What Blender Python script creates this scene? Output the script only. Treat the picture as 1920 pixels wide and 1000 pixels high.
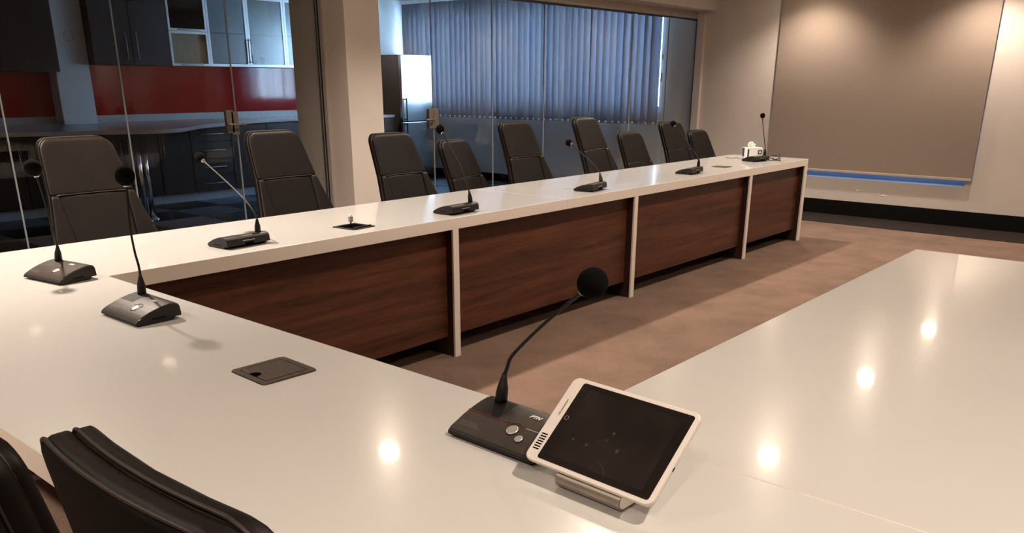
import bpy, bmesh, math, random
from mathutils import Vector, Matrix
random.seed(4)
for o in list(bpy.data.objects): bpy.data.objects.remove(o)
S = bpy.context.scene
COL = S.collection

# ------------------------------------------------------------ camera
cd = bpy.data.cameras.new('camera'); cam = bpy.data.objects.new('camera', cd); COL.objects.link(cam)
CR = Vector((0.6482549399794226, -0.761419214597131, 0.0025124558828765425))
CU = Vector((0.24963485045809564, 0.2156484054669394, 0.9440223549558192))
CF = Vector((0.7193385671775422, 0.6113399585025134, -0.3298719159145044))
CC = Vector((-1.28297, -2.99300, 1.41078))
cam.matrix_world = Matrix(((CR.x, CU.x, -CF.x, CC.x), (CR.y, CU.y, -CF.y, CC.y), (CR.z, CU.z, -CF.z, CC.z), (0, 0, 0, 1)))
cd.sensor_fit = 'HORIZONTAL'; cd.sensor_width = 36; cd.lens = 1552.15 / 1920 * 36
cd.shift_y = 195.94 / 1920; cd.clip_start = 0.05; cd.clip_end = 200
S.camera = cam

# ------------------------------------------------------------ world (overcast daylight outside the windows)
W = bpy.data.worlds.new('world'); S.world = W; W.use_nodes = True
bg = W.node_tree.nodes['Background']; bg.inputs[0].default_value = (0.48, 0.70, 1.0, 1); bg.inputs[1].default_value = 13.0

# ------------------------------------------------------------ exposure
S.view_settings.view_transform = 'Standard'; S.view_settings.look = 'None'
S.view_settings.exposure = 0.84; S.view_settings.gamma = 1.0; S.view_settings.use_curve_mapping = False
try:
    S.cycles.use_denoising = True; S.cycles.max_bounces = 10; S.cycles.diffuse_bounces = 4
    S.cycles.transparent_max_bounces = 24; S.cycles.sample_clamp_indirect = 60
    S.cycles.caustics_reflective = False; S.cycles.caustics_refractive = False
except Exception: pass

XW = 8.28      # wall with the windows
YK = 7.34      # kitchen back wall
YG = 2.25      # glass partition right of the pillar
YL = 2.50      # glass partition left of the pillar
HC = 2.5
X0, Y0 = -3.6, -6.4
TZ = 0.75

# ------------------------------------------------------------ materials
def newmat(name):
    m = bpy.data.materials.new(name); m.use_nodes = True
    nt = m.node_tree; return m, nt, nt.nodes['Principled BSDF']
def mat(name, c, r=0.5, metal=0.0, noise=0, amt=0.15, bump=0, bscale=200, coat=0, spec=None, stretch=None, rvar=0):
    m, nt, b = newmat(name)
    b.inputs['Base Color'].default_value = (*c, 1); b.inputs['Roughness'].default_value = r
    b.inputs['Metallic'].default_value = metal
    if coat: b.inputs['Coat Weight'].default_value = coat; b.inputs['Coat Roughness'].default_value = 0.055
    if spec is not None: b.inputs['Specular IOR Level'].default_value = spec
    tc = nt.nodes.new('ShaderNodeTexCoord'); mp = nt.nodes.new('ShaderNodeMapping')
    nt.links.new(tc.outputs['Object'], mp.inputs[0])
    if stretch: mp.inputs['Scale'].default_value = stretch
    if noise:
        n = nt.nodes.new('ShaderNodeTexNoise'); n.inputs['Scale'].default_value = noise; n.inputs['Detail'].default_value = 6
        nt.links.new(mp.outputs[0], n.inputs['Vector'])
        cr = nt.nodes.new('ShaderNodeValToRGB')
        cr.color_ramp.elements[0].position = 0.3; cr.color_ramp.elements[1].position = 0.7
        cr.color_ramp.elements[0].color = (*[max(0, x * (1 - amt)) for x in c], 1)
        cr.color_ramp.elements[1].color = (*[min(1, x * (1 + amt)) for x in c], 1)
        nt.links.new(n.outputs['Fac'], cr.inputs[0]); nt.links.new(cr.outputs[0], b.inputs['Base Color'])
        if rvar:
            mr = nt.nodes.new('ShaderNodeMapRange'); mr.inputs['To Min'].default_value = max(0, r - rvar); mr.inputs['To Max'].default_value = r + rvar
            nt.links.new(n.outputs['Fac'], mr.inputs[0]); nt.links.new(mr.outputs[0], b.inputs['Roughness'])
    if bump:
        n2 = nt.nodes.new('ShaderNodeTexNoise'); n2.inputs['Scale'].default_value = bscale; n2.inputs['Detail'].default_value = 4
        nt.links.new(mp.outputs[0], n2.inputs['Vector'])
        bp = nt.nodes.new('ShaderNodeBump'); bp.inputs['Strength'].default_value = bump; bp.inputs['Distance'].default_value = 0.002
        nt.links.new(n2.outputs['Fac'], bp.inputs['Height']); nt.links.new(bp.outputs[0], b.inputs['Normal'])
    return m
def wood(name, c1, c2, axis, r=0.35, scale=3.0):
    m, nt, b = newmat(name)
    tc = nt.nodes.new('ShaderNodeTexCoord'); mp = nt.nodes.new('ShaderNodeMapping'); nt.links.new(tc.outputs['Object'], mp.inputs[0])
    sc = [9, 9, 9]; sc[axis] = 0.5; mp.inputs['Scale'].default_value = sc
    n = nt.nodes.new('ShaderNodeTexNoise'); n.inputs['Scale'].default_value = scale; n.inputs['Detail'].default_value = 9; n.inputs['Roughness'].default_value = 0.6; n.inputs['Distortion'].default_value = 0.4
    nt.links.new(mp.outputs[0], n.inputs['Vector'])
    n3 = nt.nodes.new('ShaderNodeTexNoise'); n3.inputs['Scale'].default_value = scale * 9; n3.inputs['Detail'].default_value = 3
    nt.links.new(mp.outputs[0], n3.inputs['Vector'])
    mx = nt.nodes.new('ShaderNodeMix'); mx.inputs[0].default_value = 0.3
    nt.links.new(n.outputs['Fac'], mx.inputs[2]); nt.links.new(n3.outputs['Fac'], mx.inputs[3])
    cr = nt.nodes.new('ShaderNodeValToRGB'); cr.color_ramp.elements[0].position = 0.33; cr.color_ramp.elements[1].position = 0.68
    cr.color_ramp.elements[0].color = (*c1, 1); cr.color_ramp.elements[1].color = (*c2, 1)
    nt.links.new(mx.outputs[0], cr.inputs[0]); nt.links.new(cr.outputs[0], b.inputs['Base Color'])
    b.inputs['Roughness'].default_value = r
    return m
def glassmat(name, tint, ior=1.45, base=0.0, rough=0.0):
    m = bpy.data.materials.new(name); m.use_nodes = True; nt = m.node_tree; nt.nodes.clear()
    out = nt.nodes.new('ShaderNodeOutputMaterial'); mix = nt.nodes.new('ShaderNodeMixShader')
    tr = nt.nodes.new('ShaderNodeBsdfTransparent'); tr.inputs[0].default_value = (*tint, 1)
    gl = nt.nodes.new('ShaderNodeBsdfGlossy'); gl.inputs['Roughness'].default_value = rough
    fr = nt.nodes.new('ShaderNodeFresnel'); fr.inputs[0].default_value = ior
    ad = nt.nodes.new('ShaderNodeMath'); ad.operation = 'ADD'; ad.inputs[1].default_value = base
    # thin sheet: the same outer-surface reflectance on both faces (no internal total reflection, as rays are not bent)
    ge = nt.nodes.new('ShaderNodeNewGeometry'); mr = nt.nodes.new('ShaderNodeMapRange')
    mr.inputs['To Min'].default_value = ior; mr.inputs['To Max'].default_value = 1 / ior
    nt.links.new(ge.outputs['Backfacing'], mr.inputs[0]); nt.links.new(mr.outputs[0], fr.inputs[0])
    nt.links.new(fr.outputs[0], ad.inputs[0]); nt.links.new(ad.outputs[0], mix.inputs[0])
    nt.links.new(tr.outputs[0], mix.inputs[1]); nt.links.new(gl.outputs[0], mix.inputs[2]); nt.links.new(mix.outputs[0], out.inputs[0])
    return m
def emit(name, c, s):
    m, nt, b = newmat(name); b.inputs['Base Color'].default_value = (*c, 1)
    b.inputs['Emission Color'].default_value = (*c, 1); b.inputs['Emission Strength'].default_value = s
    return m
def translucent(name, c, tc, f):
    m = bpy.data.materials.new(name); m.use_nodes = True; nt = m.node_tree; nt.nodes.clear()
    out = nt.nodes.new('ShaderNodeOutputMaterial'); mix = nt.nodes.new('ShaderNodeMixShader'); mix.inputs[0].default_value = f
    d = nt.nodes.new('ShaderNodeBsdfDiffuse'); d.inputs[0].default_value = (*c, 1)
    t = nt.nodes.new('ShaderNodeBsdfTranslucent'); t.inputs[0].default_value = (*tc, 1)
    nt.links.new(d.outputs[0], mix.inputs[1]); nt.links.new(t.outputs[0], mix.inputs[2]); nt.links.new(mix.outputs[0], out.inputs[0])
    return m

M = {}
M['top'] = mat('table_white_gloss', (0.505, 0.488, 0.462), 0.2, noise=1.5, amt=0.015, coat=0.55, bump=0.0)
M['edge'] = mat('table_edge_white', (0.80, 0.72, 0.64), 0.3)
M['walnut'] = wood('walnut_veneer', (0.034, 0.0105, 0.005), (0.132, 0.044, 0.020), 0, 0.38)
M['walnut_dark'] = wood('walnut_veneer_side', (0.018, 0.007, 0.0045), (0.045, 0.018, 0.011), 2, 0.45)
M['wall'] = mat('warm_wall_paint', (0.61, 0.538, 0.478), 0.85, noise=3, amt=0.03, bump=0.25, bscale=260)
M['ceil'] = mat('ceiling_white', (0.7, 0.68, 0.64), 0.9, bump=0.2, bscale=150)
M['kwall'] = mat('kitchen_wall_paint', (0.74, 0.77, 0.78), 0.8, noise=2, amt=0.03, bump=0.2, bscale=220)
M['black'] = mat('black_skirting', (0.004, 0.0032, 0.003), 0.5, bump=0.1, spec=0.15)
M['leather'] = mat('dark_brown_leather', (0.0050, 0.0030, 0.0020), 0.48, noise=9, amt=0.2, bump=0.12, bscale=500, rvar=0.04, spec=0.16)
M['rear'] = mat('unlit_rear_black', (0.0028, 0.0022, 0.0018), 0.7, spec=0.08)  # shade on the unlit chair back, painted as near-black
M['piping'] = mat('leather_piping', (0.022, 0.016, 0.013), 0.45, spec=0.3)
M['plastic'] = mat('black_plastic', (0.011, 0.009, 0.008), 0.42, spec=0.35, bump=0.15, bscale=900)
M['plastic_sheen'] = mat('dark_brown_plastic', (0.036, 0.028, 0.023), 0.33, noise=60, amt=0.1, spec=0.5)
M['plastic_tex'] = mat('speaker_mesh_plastic', (0.012, 0.010, 0.009), 0.6, bump=0.6, bscale=700, spec=0.3)
M['foam'] = mat('black_foam', (0.004, 0.0035, 0.0035), 1.0, spec=0.05, bump=0.8, bscale=500)
M['rubber'] = mat('black_rubber', (0.006, 0.0055, 0.0055), 0.45, spec=0.3)
M['chrome'] = mat('chrome', (0.75, 0.75, 0.76), 0.15, 1.0)
M['steel'] = mat('brushed_steel', (0.50, 0.48, 0.46), 0.35, 1.0, noise=40, amt=0.1, stretch=(1, 1, 12))
M['bronze'] = mat('satin_bronze_lock', (0.20, 0.17, 0.14), 0.4, 0.6)
M['alu'] = mat('aluminium_frame', (0.72, 0.76, 0.78), 0.35, 0.5)
M['silver'] = mat('silver_button', (0.62, 0.6, 0.58), 0.3, 0.8)
M['logo'] = mat('pale_print', (0.62, 0.60, 0.56), 0.5)
M['redline'] = mat('dark_red_line', (0.085, 0.007, 0.005), 0.4)
M['grayprint'] = mat('grey_print', (0.16, 0.14, 0.12), 0.5)
M['flap'] = mat('brushed_bronze_flap', (0.075, 0.055, 0.045), 0.38, 0.5, noise=25, amt=0.35, stretch=(1, 8, 1))
M['flapblack'] = mat('black_void', (0.002, 0.002, 0.002), 0.9, spec=0.0)
M['tabcase'] = mat('white_tablet_case', (0.66, 0.60, 0.54), 0.38)
M['screen'] = mat('black_tablet_screen', (0.009, 0.006, 0.006), 0.1, noise=5, amt=0.4, spec=0.35)
M['screenin'] = mat('dark_display_area', (0.013, 0.009, 0.008), 0.12, noise=7, amt=0.5, spec=0.35)
M['smudge'] = mat('finger_smudge', (0.03, 0.026, 0.025), 0.45)
M['bracket'] = mat('brushed_bracket', (0.33, 0.28, 0.24), 0.42, 0.65, noise=30, amt=0.08, stretch=(8, 1, 8))
M['kdark'] = wood('dark_kitchen_veneer', (0.011, 0.0085, 0.008), (0.028, 0.022, 0.020), 2, 0.4)
M['plinth'] = mat('kitchen_plinth', (0.35, 0.42, 0.52), 0.4, 0.1)
M['red'] = mat('red_glass_splashback', (0.34, 0.008, 0.010), 0.07, spec=0.6)
M['counter'] = mat('grey_white_worktop', (0.50, 0.52, 0.53), 0.22, noise=40, amt=0.08)
M['tile_a'] = mat('slate_blue_floor_tile', (0.16, 0.21, 0.28), 0.45, noise=15, amt=0.15)
M['tile_b'] = mat('black_floor_tile', (0.018, 0.022, 0.032), 0.4, noise=15, amt=0.2)
M['frost'] = glassmat('frosted_cabinet_glass', (0.62, 0.70, 0.72), 1.5, 0.10, 0.25)
M['darkglass'] = glassmat('smoked_cabinet_glass', (0.10, 0.11, 0.12), 1.5, 0.05, 0.05)
M['tan'] = mat('tan_shutter', (0.42, 0.33, 0.20), 0.6, stretch=(20, 1, 1), noise=3, amt=0.1)
M['cabin'] = mat('cabinet_interior', (0.42, 0.50, 0.54), 0.7)
M['fridge'] = mat('fridge_steel_door', (0.55, 0.60, 0.66), 0.22, 0.85)
M['fridge_side'] = mat('fridge_dark_side', (0.025, 0.024, 0.025), 0.5, spec=0.2)
M['glass'] = glassmat('partition_glass', (0.93, 0.945, 0.94), 1.38, 0.0)
M['glassedge'] = mat('glass_edge', (0.30, 0.34, 0.34), 0.25)
M['dimglass'] = glassmat('daylight_dimming_glass', (0.27, 0.34, 0.45), 1.45)  # tint added to dim the daylight leaking under the roller blind
M['winglass'] = glassmat('window_glass', (0.97, 0.98, 0.98), 1.45)
M['gasket'] = mat('black_gasket', (0.02, 0.018, 0.016), 0.6)
M['header'] = mat('taupe_header_rail', (0.40, 0.35, 0.31), 0.5)
M['blind'] = mat('taupe_roller_fabric', (0.275, 0.215, 0.172), 0.85, noise=300, amt=0.08, bump=0.3, bscale=900)
M['blindbar'] = mat('beige_bottom_bar', (0.45, 0.37, 0.31), 0.5)
M['vane'] = translucent('vane_fabric', (0.25, 0.235, 0.235), (0.060, 0.066, 0.088), 0.42)
M['chain'] = mat('vane_weight', (0.55, 0.6, 0.65), 0.4)
M['winframe'] = mat('white_window_frame', (0.45, 0.55, 0.65), 0.45)
M['filler'] = mat('white_filler', (0.8, 0.74, 0.66), 0.9)
M['carpet'] = None
M['tissue'] = mat('tissue_paper', (0.86, 0.80, 0.72), 0.9)
M['card'] = mat('box_card_cream', (0.72, 0.70, 0.66), 0.7)
M['navy'] = mat('box_navy_print', (0.02, 0.03, 0.055), 0.6)
M['cablepink'] = mat('dull_red_cable', (0.20, 0.13, 0.10), 0.6)
M['lamp'] = emit('lamp_disc', (1.0, 0.82, 0.62), 80.0)
M['lamptrim'] = mat('white_lamp_trim', (0.8, 0.78, 0.74), 0.4)

def carpet(name, base, amt):
    m, nt, b = newmat(name)
    tc = nt.nodes.new('ShaderNodeTexCoord')
    n = nt.nodes.new('ShaderNodeTexNoise'); n.inputs['Scale'].default_value = 160; n.inputs['Detail'].default_value = 6
    n2 = nt.nodes.new('ShaderNodeTexNoise'); n2.inputs['Scale'].default_value = 2.6; n2.inputs['Detail'].default_value = 8; n2.inputs['Roughness'].default_value = 0.65; n2.inputs['Distortion'].default_value = 0.2
    for k in (n, n2): nt.links.new(tc.outputs['Object'], k.inputs['Vector'])
    mx = nt.nodes.new('ShaderNodeMix'); mx.inputs[0].default_value = 0.5
    nt.links.new(n.outputs['Fac'], mx.inputs[2]); nt.links.new(n2.outputs['Fac'], mx.inputs[3])
    cr = nt.nodes.new('ShaderNodeValToRGB'); cr.color_ramp.elements[0].position = 0.36; cr.color_ramp.elements[1].position = 0.64
    cr.color_ramp.elements[0].color = (*[x * (1 - amt) for x in base], 1); cr.color_ramp.elements[1].color = (*[x * (1 + amt) for x in base], 1)
    nt.links.new(mx.outputs[0], cr.inputs[0]); nt.links.new(cr.outputs[0], b.inputs['Base Color'])
    b.inputs['Roughness'].default_value = 0.95; b.inputs['Specular IOR Level'].default_value = 0.15
    bp = nt.nodes.new('ShaderNodeBump'); bp.inputs['Strength'].default_value = 0.7; bp.inputs['Distance'].default_value = 0.006
    nt.links.new(n.outputs['Fac'], bp.inputs['Height']); nt.links.new(bp.outputs[0], b.inputs['Normal'])
    return m
M['carpet'] = carpet('brown_cut_pile_carpet', (0.165, 0.106, 0.078), 0.30)
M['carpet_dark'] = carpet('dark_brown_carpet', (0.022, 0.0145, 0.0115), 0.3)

# ------------------------------------------------------------ mesh helpers
def link(name, bm, m, parent=None, smooth=False, loc=None, bevel=0, seg=2, mats=None):
    me = bpy.data.meshes.new(name)
    bmesh.ops.recalc_face_normals(bm, faces=bm.faces)
    bm.to_mesh(me); bm.free()
    o = bpy.data.objects.new(name, me); COL.objects.link(o)
    me.materials.append(m)
    if mats:
        for k in mats: me.materials.append(k)
    if parent: o.parent = parent
    if loc is not None: o.location = loc
    if smooth:
        for p in me.polygons: p.use_smooth = True
    if bevel:
        b = o.modifiers.new('bevel', 'BEVEL'); b.width = bevel; b.segments = seg; b.limit_method = 'ANGLE'; b.angle_limit = 0.6
        for p in me.polygons: p.use_smooth = True
        w = o.modifiers.new('wn', 'WEIGHTED_NORMAL'); w.keep_sharp = False
    return o
def abox(bm, x0, y0, z0, x1, y1, z1):
    v = [bm.verts.new(p) for p in ((x0, y0, z0), (x1, y0, z0), (x1, y1, z0), (x0, y1, z0), (x0, y0, z1), (x1, y0, z1), (x1, y1, z1), (x0, y1, z1))]
    for f in ((0, 3, 2, 1), (4, 5, 6, 7), (0, 1, 5, 4), (1, 2, 6, 5), (2, 3, 7, 6), (3, 0, 4, 7)): bm.faces.new([v[i] for i in f])
def box(name, a, b, m, parent=None, bevel=0, seg=2):
    bm = bmesh.new(); abox(bm, min(a[0], b[0]), min(a[1], b[1]), min(a[2], b[2]), max(a[0], b[0]), max(a[1], b[1]), max(a[2], b[2]))
    return link(name, bm, m, parent, bevel=bevel, seg=seg)
def boxes(name, lst, m, parent=None, bevel=0):
    bm = bmesh.new()
    for l in lst: abox(bm, *l)
    return link(name, bm, m, parent, bevel=bevel)
def prism(bm, pts, z0, z1):
    lo = [bm.verts.new((x, y, z0)) for x, y in pts]; hi = [bm.verts.new((x, y, z1)) for x, y in pts]
    n = len(pts); bm.faces.new(lo[::-1]); bm.faces.new(hi)
    for i in range(n): bm.faces.new((lo[i], lo[(i + 1) % n], hi[(i + 1) % n], hi[i]))
def rrect(w, h, r, n=5, cx=0, cy=0):
    p = []
    for sx, sy, a0 in ((1, 1, 0), (-1, 1, 90), (-1, -1, 180), (1, -1, 270)):
        for k in range(n + 1):
            a = math.radians(a0 + 90 * k / n); p.append((cx + sx * (w / 2 - r) + r * math.cos(a), cy + sy * (h / 2 - r) + r * math.sin(a)))
    return p
def loft(bm, rings, cap=True):
    R = [[bm.verts.new(p) for p in r] for r in rings]; n = len(rings[0])
    for a, b in zip(R, R[1:]):
        for i in range(n): bm.faces.new((a[i], a[(i + 1) % n], b[(i + 1) % n], b[i]))
    if cap: bm.faces.new(R[0][::-1]); bm.faces.new(R[-1])
def catmull(P, n=6):
    P = [Vector(p) for p in P]; Q = [P[0] * 2 - P[1]] + P + [P[-1] * 2 - P[-2]]; out = []
    for i in range(1, len(Q) - 2):
        for k in range(n):
            t = k / n; a, b, c, d = Q[i - 1:i + 3]
            out.append(0.5 * ((2 * b) + (c - a) * t + (2 * a - 5 * b + 4 * c - d) * t * t + (3 * b - a - 3 * c + d) * t ** 3))
    return out + [P[-1]]
def tube(bm, P, rad, n=8, smooth_path=0):
    P = catmull(P, smooth_path) if smooth_path else [Vector(p) for p in P]
    if not hasattr(rad, '__len__'): rad = [rad] * len(P)
    if len(rad) != len(P):
        L = [0]
        for a, b in zip(P, P[1:]): L.append(L[-1] + (b - a).length)
        m = len(rad) - 1; rad = [rad[min(m, int(l / L[-1] * m))] + (rad[min(m, int(l / L[-1] * m) + 1)] - rad[min(m, int(l / L[-1] * m))]) * (l / L[-1] * m % 1) for l in L]
    rings = []; T0 = (P[1] - P[0]).normalized(); U = T0.orthogonal().normalized()
    for i, p in enumerate(P):
        T = ((P[min(i + 1, len(P) - 1)] - P[max(i - 1, 0)])).normalized()
        U = (U - T * U.dot(T)).normalized(); V = T.cross(U)
        rings.append([p + (U * math.cos(2 * math.pi * k / n) + V * math.sin(2 * math.pi * k / n)) * rad[i] for k in range(n)])
    loft(bm, rings)
def cyl(bm, c, r, z0, z1, n=24):
    prism(bm, [(c[0] + r * math.cos(2 * math.pi * k / n), c[1] + r * math.sin(2 * math.pi * k / n)) for k in range(n)], z0, z1)
def empty(name, loc=(0, 0, 0), rz=0, label=None, cat=None, group=None):
    o = bpy.data.objects.new(name, None); COL.objects.link(o); o.location = loc; o.rotation_euler = (0, 0, rz); o.empty_display_size = 0.1
    tag(o, label, cat, group); return o
def tag(o, label=None, cat=None, group=None, kind=None):
    if label: o['label'] = label
    if cat: o['category'] = cat
    if group: o['group'] = group
    if kind: o['kind'] = kind
    return o
def struct(o): o['kind'] = 'structure'; return o
def text(name, s, size, m, parent, mtx, extrude=0.0003, align='CENTER', shear=0, bold=0):
    c = bpy.data.curves.new(name, 'FONT'); c.body = s; c.size = size; c.extrude = extrude; c.align_x = align; c.align_y = 'CENTER'
    c.shear = shear; c.offset = bold
    t = bpy.data.objects.new('tmp', c); COL.objects.link(t)
    dg = bpy.context.evaluated_depsgraph_get(); dg.update()
    me = bpy.data.meshes.new_from_object(t.evaluated_get(dg)); bpy.data.objects.remove(t)
    me.materials.clear(); me.materials.append(m)
    o = bpy.data.objects.new(name, me); COL.objects.link(o); o.parent = parent; o.matrix_local = mtx
    return o

# ------------------------------------------------------------ the setting
fl = struct(box('floor', (X0, Y0, -0.1), (XW, YG + 0.2, 0), M['carpet']))
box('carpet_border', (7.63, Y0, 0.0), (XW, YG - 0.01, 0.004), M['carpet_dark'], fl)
kf = struct(box('floor', (X0, YG + 0.2, -0.1), (XW, YK, -0.006), M['gasket']))
tile_me = {}
P_ = 0.63
def ftile(i, j):
    k = (i + j) % 2
    if k not in tile_me:
        bm = bmesh.new(); abox(bm, 0.003, 0.003, -0.006, P_ - 0.003, P_ - 0.003, 0.0); o = link('floor_tile', bm, M['tile_a' if k else 'tile_b'], kf); tile_me[k] = o.data
    else:
        o = bpy.data.objects.new('floor_tile', tile_me[k]); COL.objects.link(o); o.parent = kf
    o.location = (3.50 + i * P_, 6.21 + j * P_, 0)
for i in range(-7, 7):
    for j in range(-5, 1): ftile(i, j)
boxes_k = []
# wall with the two windows (both rooms)
def wall_x(name, y0, y1, oy0, oy1, oz0, oz1, m, m2=None):
    return struct(boxes(name, [(XW, y0, -0.1, XW + 0.25, oy0, 2.7), (XW, oy1, -0.1, XW + 0.25, y1, 2.7), (XW, oy0, -0.1, XW + 0.25, oy1, oz0), (XW, oy0, oz1, XW + 0.25, oy1, 2.7)], m))
WB = wall_x('wall_back', Y0, YG, -0.93, 1.12, 0.405, 2.33, M['wall'])
WKR = wall_x('wall_kitchen_right', YG, YK + 0.2, 2.685, 7.2, 1.06, 2.38, M['kwall'])
struct(box('wall_kitchen_back', (X0, YK, -0.1), (XW, YK + 0.2, 2.7), M['kwall']))
struct(box('wall_right', (X0, Y0 - 0.2, -0.1), (XW + 0.25, Y0, 2.7), M['wall']))
struct(box('wall_front', (X0 - 0.2, Y0 - 0.2, -0.1), (X0, YK + 0.2, 2.7), M['wall']))
struct(box('ceiling', (X0, Y0, HC), (XW, YG + 0.22, HC + 0.2), M['ceil']))
struct(box('ceiling', (X0, YG + 0.22, 2.58), (XW, YK, 2.78), M['ceil']))
bs = struct(box('baseboard_back', (XW - 0.018, Y0, 0.004), (XW, YG - 0.05, 0.162), M['black'], bevel=0.003))
struct(box('baseboard_kitchen', (XW - 0.015, YG + 0.05, 0.0), (XW, YK, 0.11), M['black']))
# small filler blobs on the wall under the blind
rnd = random.Random(3)
for (yy, zz, sc) in ((0.20, 0.275, 0.5), (0.125, 0.283, 1.3), (0.085, 0.290, 1.0), (0.02, 0.288, 0.4), (-0.10, 0.268, 0.7), (-0.148, 0.252, 1.3), (-0.17, 0.256, 0.7)):
    bm = bmesh.new(); bmesh.ops.create_icosphere(bm, subdivisions=2, radius=0.011)
    for v in bm.verts: v.co = Vector((v.co.x * 0.25, v.co.y * sc * (1.2 + rnd.random() * 0.5), v.co.z * sc * (0.5 + rnd.random() * 0.3)))
    link('filler_patch', bm, M['filler'], WB, smooth=True, loc=(XW, yy, zz))
# bulkhead over the glass, header rail in sections, jamb
struct(box('trim_1', (X0, 2.01, 2.2), (XW, 2.62, HC), M['wall'], bevel=0.004))
# pillar
pil = struct(box('trim_2', (2.92, 2.20, 0), (3.258, 2.862, HC), M['wall'], bevel=0.004))
struct(box('trim_3', (XW - 0.05, YG - 0.12, 0), (XW, YG - 0.025, 2.2), M['wall'], bevel=0.004))
# grooves: aluminium channels where glass meets pillar and wall
box('glass_channel', (2.903, YL - 0.055, 0), (2.92, YL - 0.02, 2.2), M['header'], pil)
box('glass_channel', (2.900, YL - 0.02, 0), (2.92, YL + 0.02, 2.2), M['gasket'], pil)
# kitchen column
kc = struct(box('trim_4', (2.85, 7.14, 0), (3.225, YK, 2.58), M['kwall'], bevel=0.004))
bm = bmesh.new(); rr = 0.052
for k in range(16):
    a0 = 2 * math.pi * k / 16
    if k in (3, 4, 9, 13): continue
    a1 = a0 + 2 * math.pi / 16
    tube(bm, [(rr * math.cos(a0), 0, rr * math.sin(a0)), (rr * math.cos(a1), 0, rr * math.sin(a1))], 0.0022, 5)
link('round_scar', bm, M['grayprint'], kc, loc=(3.05, 7.139, 1.88))

# glass partition panels: each panel is a thing with its glass, clamp rails
GZ = 2.105
def glass_panel(x0, x1, y, label, door=False, handle=None):
    t = empty('glass_panel', (x0, y, 0), 0, label, 'glass panel', 'frameless glass partition')
    w = x1 - x0
    box('glass_pane', (0.004, -0.005, 0.03), (w - 0.004, 0.005, GZ), M['glass'], t)
    for xx in (0.0015, w - 0.0035): box('polished_edge', (xx, -0.0055, 0.03), (xx + 0.002, 0.0055, GZ), M['glassedge'], t)
    box('top_rail', (0.002, -0.025, GZ + 0.012), (w - 0.002, 0.025, 2.2), M['header'], t, bevel=0.002)
    box('bottom_rail', (0.002, -0.012, 0.0), (w - 0.002, 0.012, 0.032), M['gasket'], t)
    return t
rx = [3.26, 3.85, 4.60, 5.345, 6.11, 6.876, 7.63, 8.262]
rl = ['glass panel right of the pillar, in front of the fridge', 'glass panel with bronze lock edge, just right of the fridge', 'glass panel behind the third tall chair from the pillar', 'glass panel behind the tall centre chair', 'glass panel behind the low chair right of centre',
      'glass panel in front of the right part of the vertical blinds', 'last glass panel beside the beige wall']
for i in range(7): glass_panel(rx[i], rx[i + 1], YG, rl[i])
lx = [-3.59, -2.3, -1.53, -0.78, -0.10, 0.625, 1.345, 2.135, 2.90]
ll = ['glass panel at the far left end of the partition', 'second glass panel from the left end', 'third glass panel from the left end', 'fourth glass panel from the left end', 'glass panel left of the leftmost high-back chair', 'glass panel behind the leftmost high-back chair',
      'glass panel between the two left chairs', 'glass panel beside the pillar with a lock plate']
for i in range(8): glass_panel(lx[i], lx[i + 1], YL, ll[i])
struct(box('trim_5', (X0, YL - 0.03, GZ - 0.002), (2.9, YL + 0.03, GZ + 0.012), M['gasket']))
struct(box('trim_6', (3.26, YG - 0.03, GZ - 0.002), (8.262, YG + 0.03, GZ + 0.012), M['gasket']))
struct(box('trim_7', (XW - 0.018, YG - 0.006, 0), (XW, YG + 0.006, 2.2), M['gasket']))
def lock(loc, label, grp=None, lever=-1, w=0.055):
    t = empty('door_lock', loc, 0, label, 'lock', grp)
    box('lock_plate', (-w / 2, -0.016, -0.078), (w / 2, 0.016, 0.078), M['bronze'], t, bevel=0.002)
    box('strike_plate', (w / 2 + 0.003, -0.016, -0.078), (w / 2 + 0.003 + w, 0.016, 0.078), M['bronze'], t, bevel=0.002)
    bm = bmesh.new(); tube(bm, [(0.01, -0.016, -0.005), (0.01, -0.052, -0.005)], 0.009, 12); link('spindle', bm, M['bronze'], t, smooth=True)
    bm = bmesh.new(); tube(bm, [(0.01, -0.05, -0.005), (-0.02, -0.056, -0.006), (0.01 + lever * 0.11, -0.056, -0.008)], 0.0075, 10, 4); link('lever_handle', bm, M['bronze'], t, smooth=True)
    return t
lock((3.815, YG, 1.118), 'bronze glass door lock with lever handle in front of the fridge')
t = lock((2.06, YL, 1.128), 'bronze glass door lock in front of the kitchen drawers', lever=1)
t.children[1].location = (0.020, 0.0, 0.012)

# ------------------------------------------------------------ windows
wn = struct(empty('window_1', (XW + 0.17, 0.095, 0.405)))
hw, hh = 1.025, 1.925
boxes('window_frame', [(0, -hw, 0, 0.05, hw, 0.115), (0, -hw, hh - 0.05, 0.05, hw, hh), (0, -hw, 0.05, 0.05, -hw + 0.05, hh - 0.05), (0, hw - 0.05, 0.05, 0.05, hw, hh - 0.05), (0, -0.025, 0.05, 0.05, 0.025, hh - 0.05)], M['winframe'], wn)  # bottom rail made taller to block sky light under the blind
for s in (0, 1): box('pane', (0.02, -hw + 0.05 + s * (hw - 0.025), 0.05), (0.026, -0.025 + s * (hw - 0.025), hh - 0.05), M['dimglass'], wn)
wn = struct(empty('window_2', (XW + 0.08, 2.685, 1.06)))
WL = 7.2 - 2.685; hh = 1.32
fr = [(0, 0, 0, 0.06, WL, 0.06), (0, 0, hh - 0.05, 0.06, WL, hh), (0, 0.022, 0.06, 0.06, 0.078, hh - 0.05), (0, WL - 0.05, 0.06, 0.06, WL, hh - 0.05)]
for k in (1, 2): fr.append((0, WL * k / 3 - 0.03, 0.06, 0.06, WL * k / 3 + 0.03, hh - 0.05))
boxes('window_frame', fr, M['winframe'], wn)
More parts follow.
